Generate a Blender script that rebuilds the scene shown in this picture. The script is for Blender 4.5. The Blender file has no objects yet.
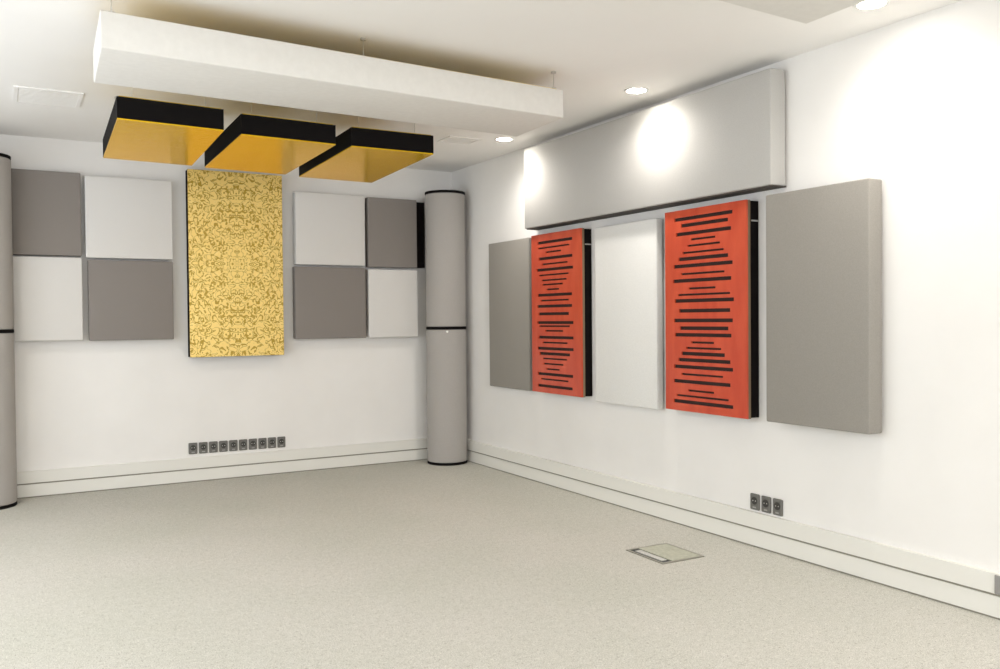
import bpy, bmesh, math, random
from mathutils import Vector, Matrix
random.seed(7)
S = bpy.context.scene
COL = S.collection

# ---------------------------------------------------------------- camera
YAW, PIT, ROL = math.radians(29.619), math.radians(-1.0426), math.radians(-0.4995)
fw = Vector((math.sin(YAW)*math.cos(PIT), math.cos(YAW)*math.cos(PIT), math.sin(PIT)))
rt0 = Vector((math.cos(YAW), -math.sin(YAW), 0)); up0 = rt0.cross(fw)
rt = rt0*math.cos(ROL) + up0*math.sin(ROL)
up = -rt0*math.sin(ROL) + up0*math.cos(ROL)
cd = bpy.data.cameras.new('camera'); cam = bpy.data.objects.new('camera', cd); COL.objects.link(cam)
cd.sensor_width = 36; cd.lens = 36*870.03/1000; cd.clip_start = .05
m = Matrix((rt, up, -fw)).transposed().to_4x4(); m.translation = Vector((-3.5629, -7.1316, 1.2613))
cam.matrix_world = m
S.camera = cam

# ---------------------------------------------------------------- world, exposure, added fill light
W = bpy.data.worlds.new('world'); S.world = W; W.use_nodes = True
bg = W.node_tree.nodes['Background']; bg.inputs[0].default_value = (.75, .86, 1, 1); bg.inputs[1].default_value = 1.0
S.view_settings.view_transform = 'Standard'; S.view_settings.look = 'None'
S.view_settings.gamma = 1; S.view_settings.use_curve_mapping = False
S.view_settings.exposure = 1.24
DOWNLIGHT_W = 16.5
REAR_FILL_W = 42
SIDE_FILL_W = 13
H = 2.6          # ceiling height
XL, YR = -5.0, -9.5

def area(name, loc, rot, sx, sy, power, color=(1, 1, 1)):
    l = bpy.data.lights.new(name, 'AREA'); l.shape = 'RECTANGLE'; l.size = sx; l.size_y = sy
    l.energy = power; l.color = color
    o = bpy.data.objects.new(name, l); COL.objects.link(o); o.location = loc; o.rotation_euler = rot
    return o
# fill light added at an invented rear window, behind the camera
area('rear_fill', (-2.6, YR-.12, 1.55), (math.radians(90), 0, 0), 4.2, 1.7, REAR_FILL_W, (1, .985, .96))

area('side_fill', (XL+.12, -3.1, 1.55), (0, math.radians(-90), 0), 1.5, 3.8, SIDE_FILL_W, (1, .985, .96))  # side fill added at an invented left window

# ---------------------------------------------------------------- materials
def mat(name, color, rough=.6, metal=0, emis=None, strength=0, spec=.5):
    M = bpy.data.materials.new(name); M.use_nodes = True
    b = M.node_tree.nodes['Principled BSDF']
    b.inputs['Base Color'].default_value = (*color, 1); b.inputs['Roughness'].default_value = rough
    b.inputs['Metallic'].default_value = metal; b.inputs['Specular IOR Level'].default_value = spec
    if emis: b.inputs['Emission Color'].default_value = (*emis, 1); b.inputs['Emission Strength'].default_value = strength
    return M
def nd(M, t, **kw):
    n = M.node_tree.nodes.new(t)
    for k, v in kw.items():
        if k in n.inputs: n.inputs[k].default_value = v
        else: setattr(n, k, v)
    return n
def lk(M, a, b): M.node_tree.links.new(a, b)
def mottle(M, c1, c2, scale, bump=0, bscale=None, detail=4, stretch=(1, 1, 1), dist=.002):
    """procedural colour variation plus a fine bump"""
    b = M.node_tree.nodes['Principled BSDF']
    tc = nd(M, 'ShaderNodeTexCoord'); mp = nd(M, 'ShaderNodeMapping'); mp.inputs['Scale'].default_value = stretch
    lk(M, tc.outputs['Object'], mp.inputs['Vector'])
    n = nd(M, 'ShaderNodeTexNoise', Scale=scale, Detail=detail); lk(M, mp.outputs[0], n.inputs['Vector'])
    r = nd(M, 'ShaderNodeValToRGB'); r.color_ramp.elements[0].color = (*c1, 1); r.color_ramp.elements[1].color = (*c2, 1)
    r.color_ramp.elements[0].position = .32; r.color_ramp.elements[1].position = .68
    lk(M, n.outputs['Fac'], r.inputs[0]); lk(M, r.outputs[0], b.inputs['Base Color'])
    if bump:
        n2 = nd(M, 'ShaderNodeTexNoise', Scale=bscale or scale, Detail=3); lk(M, mp.outputs[0], n2.inputs['Vector'])
        bp = nd(M, 'ShaderNodeBump', Strength=bump, Distance=dist); lk(M, n2.outputs['Fac'], bp.inputs['Height'])
        lk(M, bp.outputs[0], b.inputs['Normal'])
    return M

wall_m = mottle(mat('wall_paint', (.8, .78, .74), .75), (.82, .80, .77), (.85, .83, .80), 3, .05, 160)
ceil_m = mottle(mat('ceiling_paint', (.8, .78, .74), .85), (.90, .88, .85), (.92, .90, .87), 2, .05, 120)
trim_m = mat('trim_paint', (.78, .765, .71), .5)
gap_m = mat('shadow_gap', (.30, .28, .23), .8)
greyf = lambda n, c: mottle(mat(n, c, .85, spec=.25), tuple(v*.94 for v in c), tuple(v*1.06 for v in c), 260, .25, 600)
grey_m = greyf('grey_fabric', (.25, .225, .205))
grey2_m = greyf('taupe_fabric', (.30, .28, .25))
light_m = greyf('light_grey_fabric', (.70, .68, .65))
white_m = greyf('white_fabric', (.77, .76, .73))
long_m = greyf('long_panel_fabric', (.48, .465, .44))
black_m = mat('black_lacquer', (.006, .005, .005), .8, spec=.1)
dark_m = mat('black_foam', (.008, .006, .006), .9, spec=.1)
tube_m = greyf('column_fabric', (.40, .375, .35))
rail_m = mat('rail_brown', (.07, .06, .05), .8)
liner_m = mat('slot_brown', (.022, .009, .006), .8)
steel_m = mat('steel', (.6, .59, .56), .3, 1)
raft_m = mottle(mat('raft_white', (.78, .76, .72), .7), (.74, .72, .68), (.77, .75, .71), 30, .1, 300)
socket_m = mat('socket_grey', (.15, .145, .13), .5)
recess_m = mat('socket_recess', (.035, .034, .03), .5)
pin_m = mat('socket_label', (.35, .34, .32), .5)
lamp_m = mat('lamp_glow', (1, 1, 1), .5, 0, (1, .96, .88), 30)
flap_m = mat('flap_grey', (.50, .49, .45), .5)
ring_m = mat('lamp_trim', (.85, .84, .8), .4)
bounce_m = mat('ochre_bounce', (.80, .55, .05), .6)  # for unseen boards added to bounce yellow light on to the ceiling

# carpet
carpet_m = mat('carpet', (.5, .48, .44), .95, spec=.1)
b = carpet_m.node_tree.nodes['Principled BSDF']
tc = nd(carpet_m, 'ShaderNodeTexCoord')
n1 = nd(carpet_m, 'ShaderNodeTexNoise', Scale=210.0, Detail=3.0); n2 = nd(carpet_m, 'ShaderNodeTexNoise', Scale=28.0, Detail=5.0)
n3 = nd(carpet_m, 'ShaderNodeTexNoise', Scale=1.1, Detail=3.0)
for n in (n1, n2, n3): lk(carpet_m, tc.outputs['Object'], n.inputs['Vector'])
r1 = nd(carpet_m, 'ShaderNodeValToRGB'); r1.color_ramp.elements[0].position = .3; r1.color_ramp.elements[1].position = .7
r1.color_ramp.elements[0].color = (.38, .37, .33, 1); r1.color_ramp.elements[1].color = (.67, .65, .605, 1)
lk(carpet_m, n1.outputs['Fac'], r1.inputs[0])
r2 = nd(carpet_m, 'ShaderNodeValToRGB'); r2.color_ramp.elements[0].position = .35; r2.color_ramp.elements[1].position = .65
r2.color_ramp.elements[0].color = (.95, .95, .94, 1); r2.color_ramp.elements[1].color = (1.03, 1.03, 1.03, 1)
lk(carpet_m, n2.outputs['Fac'], r2.inputs[0])
r3 = nd(carpet_m, 'ShaderNodeValToRGB'); r3.color_ramp.elements[0].position = .35; r3.color_ramp.elements[1].position = .65
r3.color_ramp.elements[0].color = (.95, .96, .93, 1); r3.color_ramp.elements[1].color = (1.02, 1.01, 1.0, 1)
lk(carpet_m, n3.outputs['Fac'], r3.inputs[0])
mx = nd(carpet_m, 'ShaderNodeMix', data_type='RGBA', blend_type='MULTIPLY'); mx.inputs[0].default_value = 1
mx2 = nd(carpet_m, 'ShaderNodeMix', data_type='RGBA', blend_type='MULTIPLY'); mx2.inputs[0].default_value = 1
lk(carpet_m, r1.outputs[0], mx.inputs[6]); lk(carpet_m, r2.outputs[0], mx.inputs[7])
lk(carpet_m, mx.outputs[2], mx2.inputs[6]); lk(carpet_m, r3.outputs[0], mx2.inputs[7]); lk(carpet_m, mx2.outputs[2], b.inputs['Base Color'])
n4 = nd(carpet_m, 'ShaderNodeTexNoise', Scale=75.0, Detail=2.0, Roughness=.8); lk(carpet_m, tc.outputs['Object'], n4.inputs['Vector'])
r4 = nd(carpet_m, 'ShaderNodeValToRGB'); c4 = r4.color_ramp; c4.elements[0].position = .34; c4.elements[1].position = .70
c4.elements[0].color = (.72, .71, .68, 1); c4.elements[1].color = (1.22, 1.22, 1.2, 1)
for p_ in (.42, .60): c4.elements.new(p_).color = (1, 1, 1, 1)
lk(carpet_m, n4.outputs['Fac'], r4.inputs[0])
mx3 = nd(carpet_m, 'ShaderNodeMix', data_type='RGBA', blend_type='MULTIPLY'); mx3.inputs[0].default_value = 1
lk(carpet_m, mx2.outputs[2], mx3.inputs[6]); lk(carpet_m, r4.outputs[0], mx3.inputs[7]); lk(carpet_m, mx3.outputs[2], b.inputs['Base Color'])
bp = nd(carpet_m, 'ShaderNodeBump', Strength=.6, Distance=.004); lk(carpet_m, n1.outputs['Fac'], bp.inputs['Height']); lk(carpet_m, bp.outputs[0], b.inputs['Normal'])

# gold damask: mirrored scrolling pattern, two repeats up the panel (object origin = bottom centre of the panel)
damask_m = mat('gold_damask', (.8, .6, .2), .38, .35)
b = damask_m.node_tree.nodes['Principled BSDF']
tc = nd(damask_m, 'ShaderNodeTexCoord'); sp = nd(damask_m, 'ShaderNodeSeparateXYZ'); lk(damask_m, tc.outputs['Object'], sp.inputs[0])
ab = nd(damask_m, 'ShaderNodeMath', operation='ABSOLUTE'); lk(damask_m, sp.outputs['X'], ab.inputs[0])
md = nd(damask_m, 'ShaderNodeMath', operation='PINGPONG'); lk(damask_m, sp.outputs['Z'], md.inputs[0]); md.inputs[1].default_value = .73
cb = nd(damask_m, 'ShaderNodeCombineXYZ'); lk(damask_m, ab.outputs[0], cb.inputs['X']); lk(damask_m, md.outputs[0], cb.inputs['Z'])
ns = nd(damask_m, 'ShaderNodeTexNoise', Scale=23.0, Detail=1.0, Distortion=1.4); lk(damask_m, cb.outputs[0], ns.inputs['Vector'])
rr = nd(damask_m, 'ShaderNodeValToRGB'); cr = rr.color_ramp
cr.elements[0].position = .40; cr.elements[0].color = (.84, .62, .20, 1)
cr.elements[1].position = .62; cr.elements[1].color = (.84, .62, .20, 1)
for p, c in ((.43, (.86, .65, .22, 1)), (.455, (.40, .25, .02, 1)), (.535, (.42, .265, .025, 1)), (.555, (.88, .68, .26, 1))):
    e = cr.elements.new(p); e.color = c
lk(damask_m, ns.outputs['Fac'], rr.inputs[0]); lk(damask_m, rr.outputs[0], b.inputs['Base Color'])

# satin gold underside of the hanging panels
gold_m = mottle(mat('satin_gold', (.8, .5, .1), .16, .5), (.95, .58, .015), (1.0, .68, .03), 6, .25, 22, stretch=(1, 5, 1), dist=.003)

gold_m.node_tree.nodes['Principled BSDF'].inputs['Specular Tint'].default_value = (.85, .5, .08, 1)
# red lacquered wood
red_m = mottle(mat('red_lacquer', (.6, .06, .02), .30, spec=.5), (.50, .055, .022), (.60, .085, .035), 14, .12, 60, stretch=(1, 1, .25), dist=.001)
rededge_m = mat('brown_board_edge', (.20, .14, .08), .6)

# ---------------------------------------------------------------- mesh helpers
def build(name, bm, m, parent=None, bevel=0, seg=2, smooth=False, loc=None):
    me = bpy.data.meshes.new(name); bmesh.ops.recalc_face_normals(bm, faces=bm.faces)
    if bevel:
        bmesh.ops.bevel(bm, geom=[e for e in bm.edges if e.calc_face_angle(0) > .6], offset=bevel, segments=seg, affect='EDGES', profile=.5)
    bm.to_mesh(me); bm.free()
    if m: me.materials.append(m)
    if smooth:
        for p in me.polygons: p.use_smooth = True
        me.set_sharp_from_angle(angle=math.radians(40))
    o = bpy.data.objects.new(name, me); COL.objects.link(o)
    if parent: o.parent = parent
    if loc: o.location = loc
    return o
def box(bm, x0, x1, y0, y1, z0, z1):
    v = [bm.verts.new((x, y, z)) for z in (z0, z1) for x, y in ((x0, y0), (x1, y0), (x1, y1), (x0, y1))]
    for f in ((3, 2, 1, 0), (4, 5, 6, 7), (0, 1, 5, 4), (1, 2, 6, 5), (2, 3, 7, 6), (3, 0, 4, 7)): bm.faces.new([v[i] for i in f])
def prism(bm, pts, z0, z1):
    lo = [bm.verts.new((x, y, z0)) for x, y in pts]; hi = [bm.verts.new((x, y, z1)) for x, y in pts]
    bm.faces.new(lo[::-1]); bm.faces.new(hi); n = len(pts)
    for i in range(n): bm.faces.new((lo[i], lo[(i+1) % n], hi[(i+1) % n], hi[i]))
def cyl(bm, c, r, z0, z1, n=48, r2=None):
    r2 = r if r2 is None else r2
    a = [bm.verts.new((c[0]+r*math.cos(2*math.pi*i/n), c[1]+r*math.sin(2*math.pi*i/n), z0)) for i in range(n)]
    b_ = [bm.verts.new((c[0]+r2*math.cos(2*math.pi*i/n), c[1]+r2*math.sin(2*math.pi*i/n), z1)) for i in range(n)]
    bm.faces.new(a[::-1]); bm.faces.new(b_)
    for i in range(n): bm.faces.new((a[i], a[(i+1) % n], b_[(i+1) % n], b_[i]))
def lathe(bm, prof, n=48):
    rings = [[bm.verts.new((r*math.cos(2*math.pi*i/n), r*math.sin(2*math.pi*i/n), z)) for i in range(n)] for r, z in prof]
    for a, b_ in zip(rings, rings[1:]):
        for i in range(n): bm.faces.new((a[i], a[(i+1) % n], b_[(i+1) % n], b_[i]))
    return rings
def B(*a):
    bm = bmesh.new(); box(bm, *a); return bm
def tag(o, label=None, cat=None, group=None, kind=None):
    if label: o['label'] = label
    if cat: o['category'] = cat
    if group: o['group'] = group
    if kind: o['kind'] = kind
    return o
def thing(name, label, cat, loc, group=None, rz=0):
    o = bpy.data.objects.new(name, None); COL.objects.link(o); o.location = loc; o.rotation_euler.z = rz; o.empty_display_size = .1
    return tag(o, label, cat, group)
def struct(name, bm, m, label=None):
    o = build(name, bm, m); o['kind'] = 'structure'
    tag(o, label or name.replace('_', ' '), name.split('_')[0]); return o

# ---------------------------------------------------------------- room shell
struct('floor', B(XL-.1, .1, YR-.1, .1, -.1, 0), carpet_m, 'pale grey beige short pile carpet floor')
struct('ceiling', B(XL-.1, .1, YR-.1, .1, H, H+.1), ceil_m, 'plain off white ceiling of the room')
struct('wall_back', B(XL-.1, .1, 0, .1, 0, H), wall_m, 'white back wall behind the gold panel')
struct('wall_right', B(0, .1, YR, 0, 0, H), wall_m, 'white right wall behind the red panels')
bm = bmesh.new()
box(bm, XL-.1, XL, YR, -5.2, 0, H); box(bm, XL-.1, XL, -1.0, 0, 0, H); box(bm, XL-.1, XL, -5.2, -1.0, 0, .75); box(bm, XL-.1, XL, -5.2, -1.0, 2.35, H)
struct('wall_left', bm, wall_m, 'white left wall with a wide added window, outside the frame')
bm = bmesh.new()  # unseen left window, added to go with the side fill
for y in (-5.2, -3.82, -2.43, -1.05): box(bm, XL-.08, XL-.02, y, y+.05, .75, 2.35)
for z in (.75, 2.30): box(bm, XL-.08, XL-.02, -5.2, -1.0, z, z+.05)
struct('window_added_2', bm, trim_m, 'white framed window added in the left wall for fill light')
bm = bmesh.new()   # rear wall, unseen, with an opening for the added window
wx0, wx1, wz0, wz1 = -4.6, -.6, .75, 2.35
box(bm, XL, wx0, YR-.1, YR, 0, H); box(bm, wx1, 0, YR-.1, YR, 0, H); box(bm, wx0, wx1, YR-.1, YR, 0, wz0); box(bm, wx0, wx1, YR-.1, YR, wz1, H)
struct('wall_rear', bm, wall_m, 'white rear wall with an added window behind the camera')
bm = bmesh.new()  # unseen rear window, added to go with the rear fill
for x in (wx0, wx0+1.32, wx0+2.65, wx1-.05): box(bm, x, x+.05, YR-.08, YR-.02, wz0, wz1)
for z in (wz0, wz1-.05): box(bm, wx0, wx1, YR-.08, YR-.02, z, z+.05)
struct('window_added_1', bm, trim_m, 'white framed window added in the rear wall for fill light')

# skirting boards in two tiers: lower board, dark groove, upper cable trunking
struct('baseboard_back', B(XL, -.02, -.020, 0, .008, .095), trim_m, 'low cream baseboard along the back wall')
struct('baseboard_right', B(-.020, 0, YR, 0, .008, .095), trim_m, 'low cream baseboard along the right wall')
struct('trim_1', B(XL, -.02, -.024, 0, .106, .19), trim_m, 'cream cable trunking over the back baseboard')
struct('trim_2', B(-.024, 0, YR, 0, .106, .19), trim_m, 'cream cable trunking over the right baseboard')
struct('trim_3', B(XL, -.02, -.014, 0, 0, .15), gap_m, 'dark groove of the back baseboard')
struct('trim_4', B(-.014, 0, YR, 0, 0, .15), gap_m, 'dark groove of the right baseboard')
struct('baseboard_left', B(XL, XL+.02, YR, 0, 0, .1), trim_m, 'cream baseboard along the left wall')

# ---------------------------------------------------------------- wall panels
# on the back wall: local frame x along the wall, y out of the wall is negative, z up; origin = bottom centre at the wall
def back_panel(name, x0, x1, z0, z1, t, m, label, group, backing=None):
    x0 -= .006; x1 -= .006; cx = (x0+x1)/2; p = thing(name, label, 'acoustic panel', (cx, -.002, z0), group)
    w = (x1-x0)/2; h = z1-z0
    build('fabric_cover', B(-w, w, -t, -.018, 0, h), m, p, .007, 3, True)
    if backing:   # black batten frame the cover is mounted on, wider than the cover on one side
        bl, br = backing
        build('backing_board', B(-w+.012-bl, w-.012+br, -.045 if bl or br else -.018, 0, .004, h-.012), dark_m, p)
    else:
        build('backing_board', B(-w+.03, w-.03, -.018, 0, .03, h-.03), dark_m, p)
    return p
G1 = 'square fabric panels on the back wall'
AP = 'acoustic_panel'
back_panel(AP, -3.505, -3.062, 1.745, 2.35, .092, grey_m, 'dark grey square fabric panel beside the left column, upper row', G1, (.05, 0))
back_panel(AP, -3.035, -2.430, 1.735, 2.335, .092, light_m, 'pale grey square fabric panel left of the gold patterned panel, upper row', G1)
back_panel(AP, -3.505, -3.062, 1.13, 1.733, .092, light_m, 'pale grey square fabric panel beside the left column, lower row', G1)
back_panel(AP, -3.022, -2.432, 1.125, 1.72, .092, grey_m, 'dark grey square fabric panel left of the gold patterned panel, lower row', G1)
back_panel(AP, -1.475, -.872, 1.722, 2.32, .092, light_m, 'pale grey square fabric panel right of the gold patterned panel, upper row', G1)
back_panel(AP, -.845, -.388, 1.715, 2.312, .092, grey_m, 'grey fabric panel with black edge beside the corner column, upper row', G1, (0, .105))
back_panel(AP, -1.485, -.872, 1.108, 1.705, .092, grey_m, 'grey square fabric panel right of the gold patterned panel, lower row', G1)
back_panel(AP, -.845, -.388, 1.108, 1.695, .092, light_m, 'pale grey fabric panel beside the corner column, lower row', G1)

gp = thing('gold_panel', 'tall gold panel with a mirrored scroll pattern, centred on the back wall', 'acoustic panel', (-1.957, -.002, .982))
build('front_sheet', B(-.366, .366, -.1, -.094, 0, 1.455), damask_m, gp, .002, 2)
build('panel_body', B(-.364, .364, -.094, 0, .002, 1.453), black_m, gp)

# on the right wall: local frame y along the wall, x out of the wall is negative
def right_panel(y0, y1, z0, z1, t, m, label, group):
    p = thing('acoustic_panel', label, 'acoustic panel', (-.002, (y0+y1)/2, z0), group)
    w = (y1-y0)/2; h = z1-z0
    build('fabric_cover', B(-t, -.015, -w, w, 0, h), m, p, .008, 3, True)
    build('backing_board', B(-.015, 0, -w+.03, w-.03, .03, h-.03), dark_m, p)
    return p
G2 = 'tall fabric panels on the right wall'
right_panel(-1.437, -.80, .703, 1.882, .065, grey2_m, 'narrow grey tall fabric panel nearest the corner column', G2)
right_panel(-2.943, -2.30, .69, 1.872, .068, white_m, 'white tall fabric panel hung between the two red panels', G2)
right_panel(-4.495, -3.868, .712, 1.892, .11, grey2_m, 'large taupe tall fabric panel at the near end of the right wall', G2)
LW = 1.223
up = thing('long_acoustic_panel', 'long pale grey fabric panel mounted high along the right wall', 'acoustic panel', (-.002, -2.693, 1.935))
build('fabric_cover', B(-.12, -.012, -LW, LW, .006, .605), long_m, up, .006, 3, True)
build('bottom_rail', B(-.105, 0, -1.217, 1.217, 0, .008), rail_m, up)
build('backing_board', B(-.012, 0, -1.2, 1.2, .012, .59), grey_m, up)

# red slotted diffusers: (centre offset, half width, z fraction from top, half height)
def red_panel(y0, y1, z0, z1, slots, label):
    p = thing('slotted_panel', label, 'acoustic panel', (-.002, (y0+y1)/2, z0), 'red slotted panels on the right wall')
    w = (y1-y0)/2; h = z1-z0; T = .09
    bm = bmesh.new(); z = h
    x0, x1 = -T, -T+.012
    for ya, yb, zc, hh in slots:     # ya/yb from far side: fractions of the width
        zt, zb = zc+hh, zc-hh
        box(bm, x0, x1, -w, w, zt, z)
        yA = w-ya*2*w; yB = w-yb*2*w
        box(bm, x0, x1, yA, w, zb, zt); box(bm, x0, x1, -w, yB, zb, zt)
        z = zb
    box(bm, x0, x1, -w, w, 0, z)
    build('slotted_front', bm, red_m, p)
    build('edge_board', B(-T+.012, -T+.03, -w, w, 0, h), rededge_m, p)
    build('panel_body', B(-T+.03, 0, -w, w, .004, h-.004), dark_m, p)
    # the slots look on to a black liner just behind the red sheet
    build('slot_liner', B(-T+.009, -T+.0125, -w+.04, w-.04, .02, h-.02), liner_m, p)
    build('hanging_bracket', B(-.055, -.002, -w-.004, -w, h-.115, h-.107), steel_m, p)
    return p
def conv(raw, xl, xr, zt, zb, h):
    out = []
    for a, b_, y, k in raw:
        fa, fb = (a-xl)/(xr-xl), (b_-xl)/(xr-xl)
        out.append((fa, fb, h*(1-(y-zt)/(zb-zt)), .0105 if k else .006))
    return out
raw2 = [(45,212,60,1),(65,200,80,1),(50,208,105,1),(95,165,124,0),(85,178,142,0),(70,188,162,0),(57,200,180,1),(42,212,201,1),(65,190,225,0),(40,208,245,1),(88,165,269,0),(55,205,287,0),(45,215,305,1),(58,205,335,1),(42,212,364,1),(60,200,387,1),(45,208,407,1),(95,160,429,0),(80,180,446,0),(65,190,463,1),(55,205,482,1),(42,212,503,1),(65,185,525,0),(40,205,547,1),(85,160,573,0),(50,200,590,0),(40,212,608,1)]
raw1 = [(245,368,66,1),(248,358,86,0),(275,330,103,0),(250,368,125,1),(262,352,146,0),(242,370,166,1),(250,355,186,0),(260,348,205,0),(262,335,221,0),(278,322,239,0),(245,366,259,1),(255,355,279,0),(243,366,300,1),(247,355,328,1),(243,370,360,1),(250,358,373,0),(272,335,390,0),(247,370,414,1),(262,350,433,0),(243,370,455,1),(250,358,474,1),(262,348,492,0),(265,335,511,0),(275,322,530,0),(243,368,549,1),(255,352,568,0),(243,366,593,1)]
red_panel(-2.168, -1.518, .71, 1.884, conv(raw1, 222, 396, 35, 618, 1.174), 'farther of two red slotted wooden panels, next to the narrow grey panel')
red_panel(-3.715, -3.052, .708, 1.890, conv(raw2, 15, 248, 33, 636, 1.182), 'nearer of two red slotted wooden panels, beside the large taupe panel')

# ---------------------------------------------------------------- corner columns
def column(c, label, top):
    p = thing('bass_trap_column', label, 'column', (c[0], c[1], 0), 'grey fabric columns in the back corners')
    R = .175; J = top*.5
    for z0, z1 in ((0.022, J-.012), (J+.012, top-.022)):
        bm = bmesh.new(); rings = lathe(bm, [(R-.006, z0), (R, z0+.006), (R, z1-.006), (R-.006, z1)], 64)
        bm.faces.new(rings[0][::-1]); bm.faces.new(rings[-1]); build('fabric_tube', bm, tube_m, p, smooth=True)
    def ring(name, z0, z1, r):
        bm = bmesh.new(); rings = lathe(bm, [(r-.003, z0), (r, z0+.003), (r, z1-.003), (r-.003, z1)], 64)
        bm.faces.new(rings[0][::-1]); bm.faces.new(rings[-1]); return build(name, bm, black_m, p, smooth=True)
    ring('base_ring', 0, .022, R+.001); ring('joint_ring', J-.012, J+.012, R+.001); ring('top_cap', top-.022, top, R+.001)
    bm = bmesh.new(); cyl(bm, (0, 0), .010, -.004, .004, 20)  # small white disc on the tube, just below the joint
    bmesh.ops.rotate(bm, verts=bm.verts, cent=(0, 0, 0), matrix=Matrix.Rotation(math.radians(90), 3, 'X'))
    d = Vector((-3.56-c[0], -7.13-c[1])).normalized(); a = math.atan2(d.y, d.x)+.05
    bmesh.ops.rotate(bm, verts=bm.verts, cent=(0, 0, 0), matrix=Matrix.Rotation(a+math.pi/2, 3, 'Z'))
    b_ = build('disc', bm, ring_m, p, loc=(R*math.cos(a), R*math.sin(a), J-.03)); b_['label'] = 'small round white badge'
column((-.200, -.262), 'tall grey fabric column in the corner between the back and right walls', 2.368)
column((-3.685, -.215), 'tall grey fabric column cut off by the left edge of the photo', 2.41)

# ---------------------------------------------------------------- hanging rafts and gold panels
def wire(parent, x, y, z0, z1, r=.0018):
    bm = bmesh.new(); cyl(bm, (0, 0), r, 0, z1-z0, 8); cyl(bm, (0, 0), .012, 0, .008, 16); cyl(bm, (0, 0), .014, z1-z0-.010, z1-z0, 16)
    return build('suspension_wire', bm, steel_m, parent, loc=(x, y, z0))
def hang(name, pts, z0, z1, label, cat, group):
    cx = sum(p[0] for p in pts)/4; cy = sum(p[1] for p in pts)/4
    return thing(name, label, cat, (cx, cy, z0), group), [(x-cx, y-cy) for x, y in pts]
def inset(pts, k):
    n = []
    for x, y in pts:
        L = math.hypot(x, y); n.append((x*(1-k[0]), y*(1-k[1])))
    return n
def raft(pts, label):
    z0, z1 = 2.35, 2.50
    t, q = hang('ceiling_raft', pts, z0, z1, label, 'ceiling raft', 'white ceiling rafts')
    bm = bmesh.new(); prism(bm, q, 0, z1-z0); build('raft_body', bm, raft_m, t, .006, 3, True)
    bm = bmesh.new(); prism(bm, inset(q, (.03, .08)), z1-z0, z1-z0+.006); build('bounce_board', bm, bounce_m, t)  # unseen board added on top to tint the ceiling by bounce
    for x, y in inset(q, (.04, .14)): wire(t, x, y, z1-z0+.006, H-z0)
    mx_, my_ = (q[0][0]+q[1][0])/2, (q[0][1]+q[1][1])/2
    wire(t, mx_, my_+.06, z1-z0+.006, H-z0)
raft([(-3.216, -3.335), (-.905, -3.178), (-.880, -2.640), (-3.195, -2.765)], 'big white box raft hanging from the ceiling in front of the gold panels')
raft([(-3.30, -5.52), (-.965, -5.43), (-.945, -4.86), (-3.28, -4.98)], 'raft with plain grey underside cut off by the top edge of the photo')
def gold_raft(pts, label):
    z0, z1 = 2.25, 2.362
    t, q = hang('hanging_gold_panel', pts, z0, z1, label, 'hanging panel', 'gold panels hanging from the ceiling')
    bm = bmesh.new(); prism(bm, q, .006, z1-z0); build('panel_frame', bm, black_m, t)
    bm = bmesh.new(); prism(bm, inset(q, (.004, .002)), 0, .006); g = build('gold_sheet', bm, gold_m, t)
    bm = bmesh.new(); prism(bm, inset(q, (.04, .02)), z1-z0, z1-z0+.006); build('bounce_board', bm, bounce_m, t)  # same added bounce board, hidden from below
    for x, y in inset(q, (.3, .2)): wire(t, x, y, z1-z0+.006, H-z0)
gold_raft([(-3.073, -2.514), (-2.557, -2.475), (-2.515, -1.345), (-3.034, -1.381)], 'leftmost of three black framed panels with gold undersides on the ceiling')
gold_raft([(-2.456, -2.420), (-1.922, -2.388), (-1.895, -1.275), (-2.430, -1.310)], 'middle of three black framed panels with gold undersides on the ceiling')
gold_raft([(-1.828, -2.385), (-1.312, -2.385), (-1.245, -1.200), (-1.785, -1.220)], 'rightmost of three black framed panels with gold undersides on the ceiling')

# ---------------------------------------------------------------- downlights
def downlight(x, y, label):
    t = thing('downlight', label, 'ceiling light', (x, y, H), 'round recessed ceiling downlights')
    bm = bmesh.new(); lathe(bm, [(.056, -.001), (.058, -.006), (.070, -.006), (.074, 0)], 40); build('trim_ring', bm, ring_m, t, smooth=True)
    bm = bmesh.new(); cyl(bm, (0, 0), .057, -.0030, -.0005, 40); build('lens', bm, lamp_m, t)
    l = bpy.data.lights.new('downlight_lamp', 'SPOT'); l.energy = DOWNLIGHT_W; l.spot_size = math.radians(150); l.spot_blend = 1
    l.shadow_soft_size = .04; l.color = (1, .96, .905)
    o = bpy.data.objects.new('downlight_lamp', l); COL.objects.link(o); o.parent = t; o.location = (0, 0, -.012)
downlight(-.31, -1.50, 'downlight glowing behind the right end of the big white raft')
downlight(-.31, -3.06, 'downlight above the long pale grey panel')
downlight(-.31, -4.66, 'downlight at the top edge of the photo, beside the grey underside raft')
for x, y in ((-.31, -6.25), (-.31, -7.85), (-3.9, -1.5), (-3.9, -3.06), (-3.9, -4.3), (-3.9, -6.6), (-3.9, -8.4), (-2.1, -6.5), (-2.1, -8.3)):  # unseen downlights: rows carried on, plus extra ones added as fill
    downlight(x, y, 'round unseen downlight outside the frame of the photo')

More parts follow.
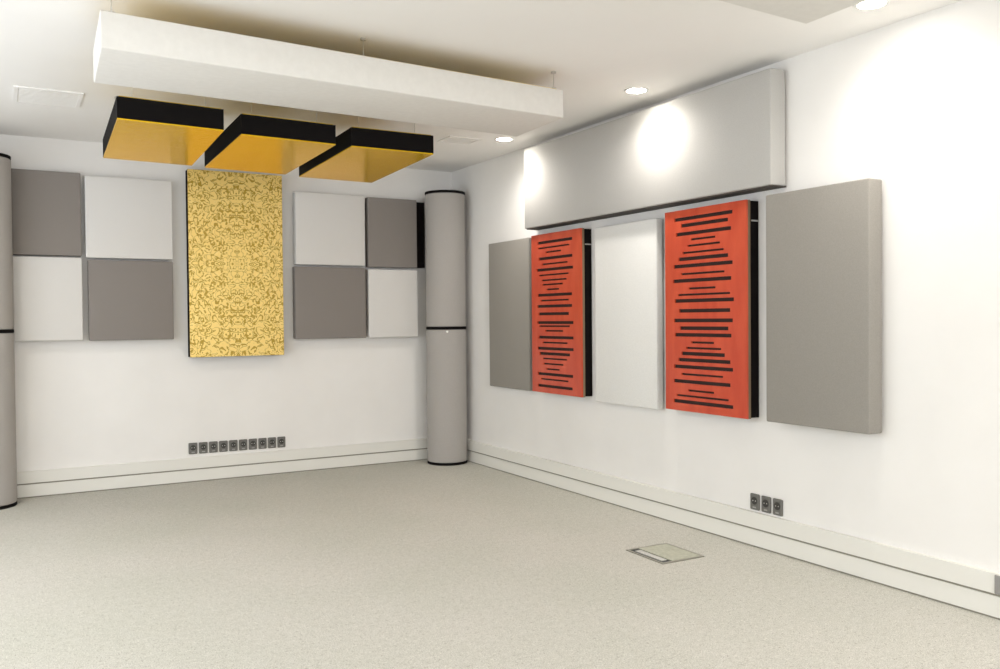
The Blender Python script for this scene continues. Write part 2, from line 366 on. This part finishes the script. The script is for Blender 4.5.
# ---------------------------------------------------------------- ceiling vents
def vent(x0, x1, y0, y1, label):
    t = thing('ceiling_vent', label, 'vent', ((x0+x1)/2, (y0+y1)/2, H), 'flush ceiling vents')
    w, d = (x1-x0)/2, (y1-y0)/2; bm = bmesh.new(); e = .022
    box(bm, -w, w, -d, -d+e, -.007, 0); box(bm, -w, w, d-e, d, -.007, 0); box(bm, -w, -w+e, -d+e, d-e, -.007, 0); box(bm, w-e, w, -d+e, d-e, -.007, 0)
    build('vent_frame', bm, ceil_m, t)
    bm = bmesh.new(); n = max(3, int((2*d-2*e)/.03))
    for i in range(n):
        y = -d+e+(i+.5)*(2*d-2*e)/n; box(bm, -w+e, w-e, y-.009, y+.009, -.005, -.002)
    build('louvre', bm, ceil_m, t)
    build('vent_back', B(-w+e, w-e, -d+e, d-e, -.0015, 0), trim_m, t)
vent(-3.50, -3.14, -1.50, -1.10, 'faint square vent in the ceiling left of the gold panels')
vent(-.72, -.45, -1.42, -1.20, 'faint square vent in the ceiling behind the big raft, by a downlight')

# ---------------------------------------------------------------- sockets
def socket_parts(t):
    bm = B(-.033, .033, -.010, 0, 0, .088); build('socket_plate', bm, socket_m, t, .007, 3)
    bm = bmesh.new(); cyl(bm, (0, 0), .021, 0, .002, 28); bmesh.ops.rotate(bm, verts=bm.verts, cent=(0, 0, 0), matrix=Matrix.Rotation(math.radians(90), 3, 'X'))
    build('socket_recess', bm, recess_m, t, loc=(0, -.0098, .050))
    for s in (-.0095, .0095):
        bm = bmesh.new(); cyl(bm, (0, 0), .0035, 0, .001, 12); bmesh.ops.rotate(bm, verts=bm.verts, cent=(0, 0, 0), matrix=Matrix.Rotation(math.radians(90), 3, 'X'))
        build('contact', bm, steel_m, t, loc=(s, -.0118, .050))
    build('status_window', B(-.012, .012, -.0115, -.0095, .010, .018), pin_m, t)
ordn = ['first', 'second', 'third', 'fourth', 'fifth', 'sixth', 'seventh', 'eighth', 'ninth', 'tenth']
proto = None
def copy_tree(o):
    r = o.copy(); COL.objects.link(r)
    for ch in list(o.children):
        c = ch.copy(); COL.objects.link(c); c.parent = r
    return r
for i in range(10):
    lab = 'dark socket under the gold panel, %s from left in the row of ten' % ordn[i]
    if proto is None:
        proto = thing('wall_socket', lab, 'socket', (0, 0, 0)); socket_parts(proto); s = proto
    else: s = copy_tree(proto)
    s.location = (-2.296+i*.0777, 0, .2185-.0004*i); s['label'] = lab; s['group'] = 'row of ten sockets on the back wall'
for i, w in enumerate(('farthest', 'middle', 'nearest')):
    s = copy_tree(proto); s.rotation_euler.z = -math.pi/2; s.location = (0, -3.687-i*.081, .2015)
    s['label'] = 'dark socket below the nearer red panel, %s one of the row of three' % w; s['group'] = 'row of three sockets on the right wall'
s = thing('data_socket', 'small grey data socket in the trunking at the right edge of the photo', 'socket', (-.024, -5.075, .108))
build('socket_plate', B(-.008, 0, -.045, .045, 0, .078), mat('data_grey', (.28, .27, .26), .5), s, .003, 2)
build('data_port', B(-.0095, -.0075, -.015, .015, .025, .05), recess_m, s)

# ---------------------------------------------------------------- floor box
fb = thing('floor_box', 'metal rimmed floor outlet box with a carpeted lid set in the carpet', 'floor box', (-.525, -3.545, 0), rz=math.radians(-1))
a, c = .14, .155
bm = bmesh.new(); e = .013
for q in ((-a, a, -c, -c+e), (-a, a, c-e, c), (-a, -a+e, -c+e, c-e), (a-e, a, -c+e, c-e)): box(bm, *q, 0, .006)
build('rim', bm, mat('rim_metal', (.33, .32, .27), .45, .6), fb, .0015, 2)
lid_m = mottle(mat('lid_carpet', (.4, .4, .33), .8), (.37, .37, .29), (.46, .46, .37), 60, .3, 120)
build('lid', B(-a+.075, a-e-.002, -c+e+.002, c-e-.002, .001, .0065), lid_m, fb, .001, 1)
build('cable_flap', B(-a+e+.016, -a+.064, -c+.045, c-.045, .001, .0060), flap_m, fb, .001, 1)
build('tray', B(-a+e, a-e, -c+e, c-e, .0, .001), recess_m, fb)
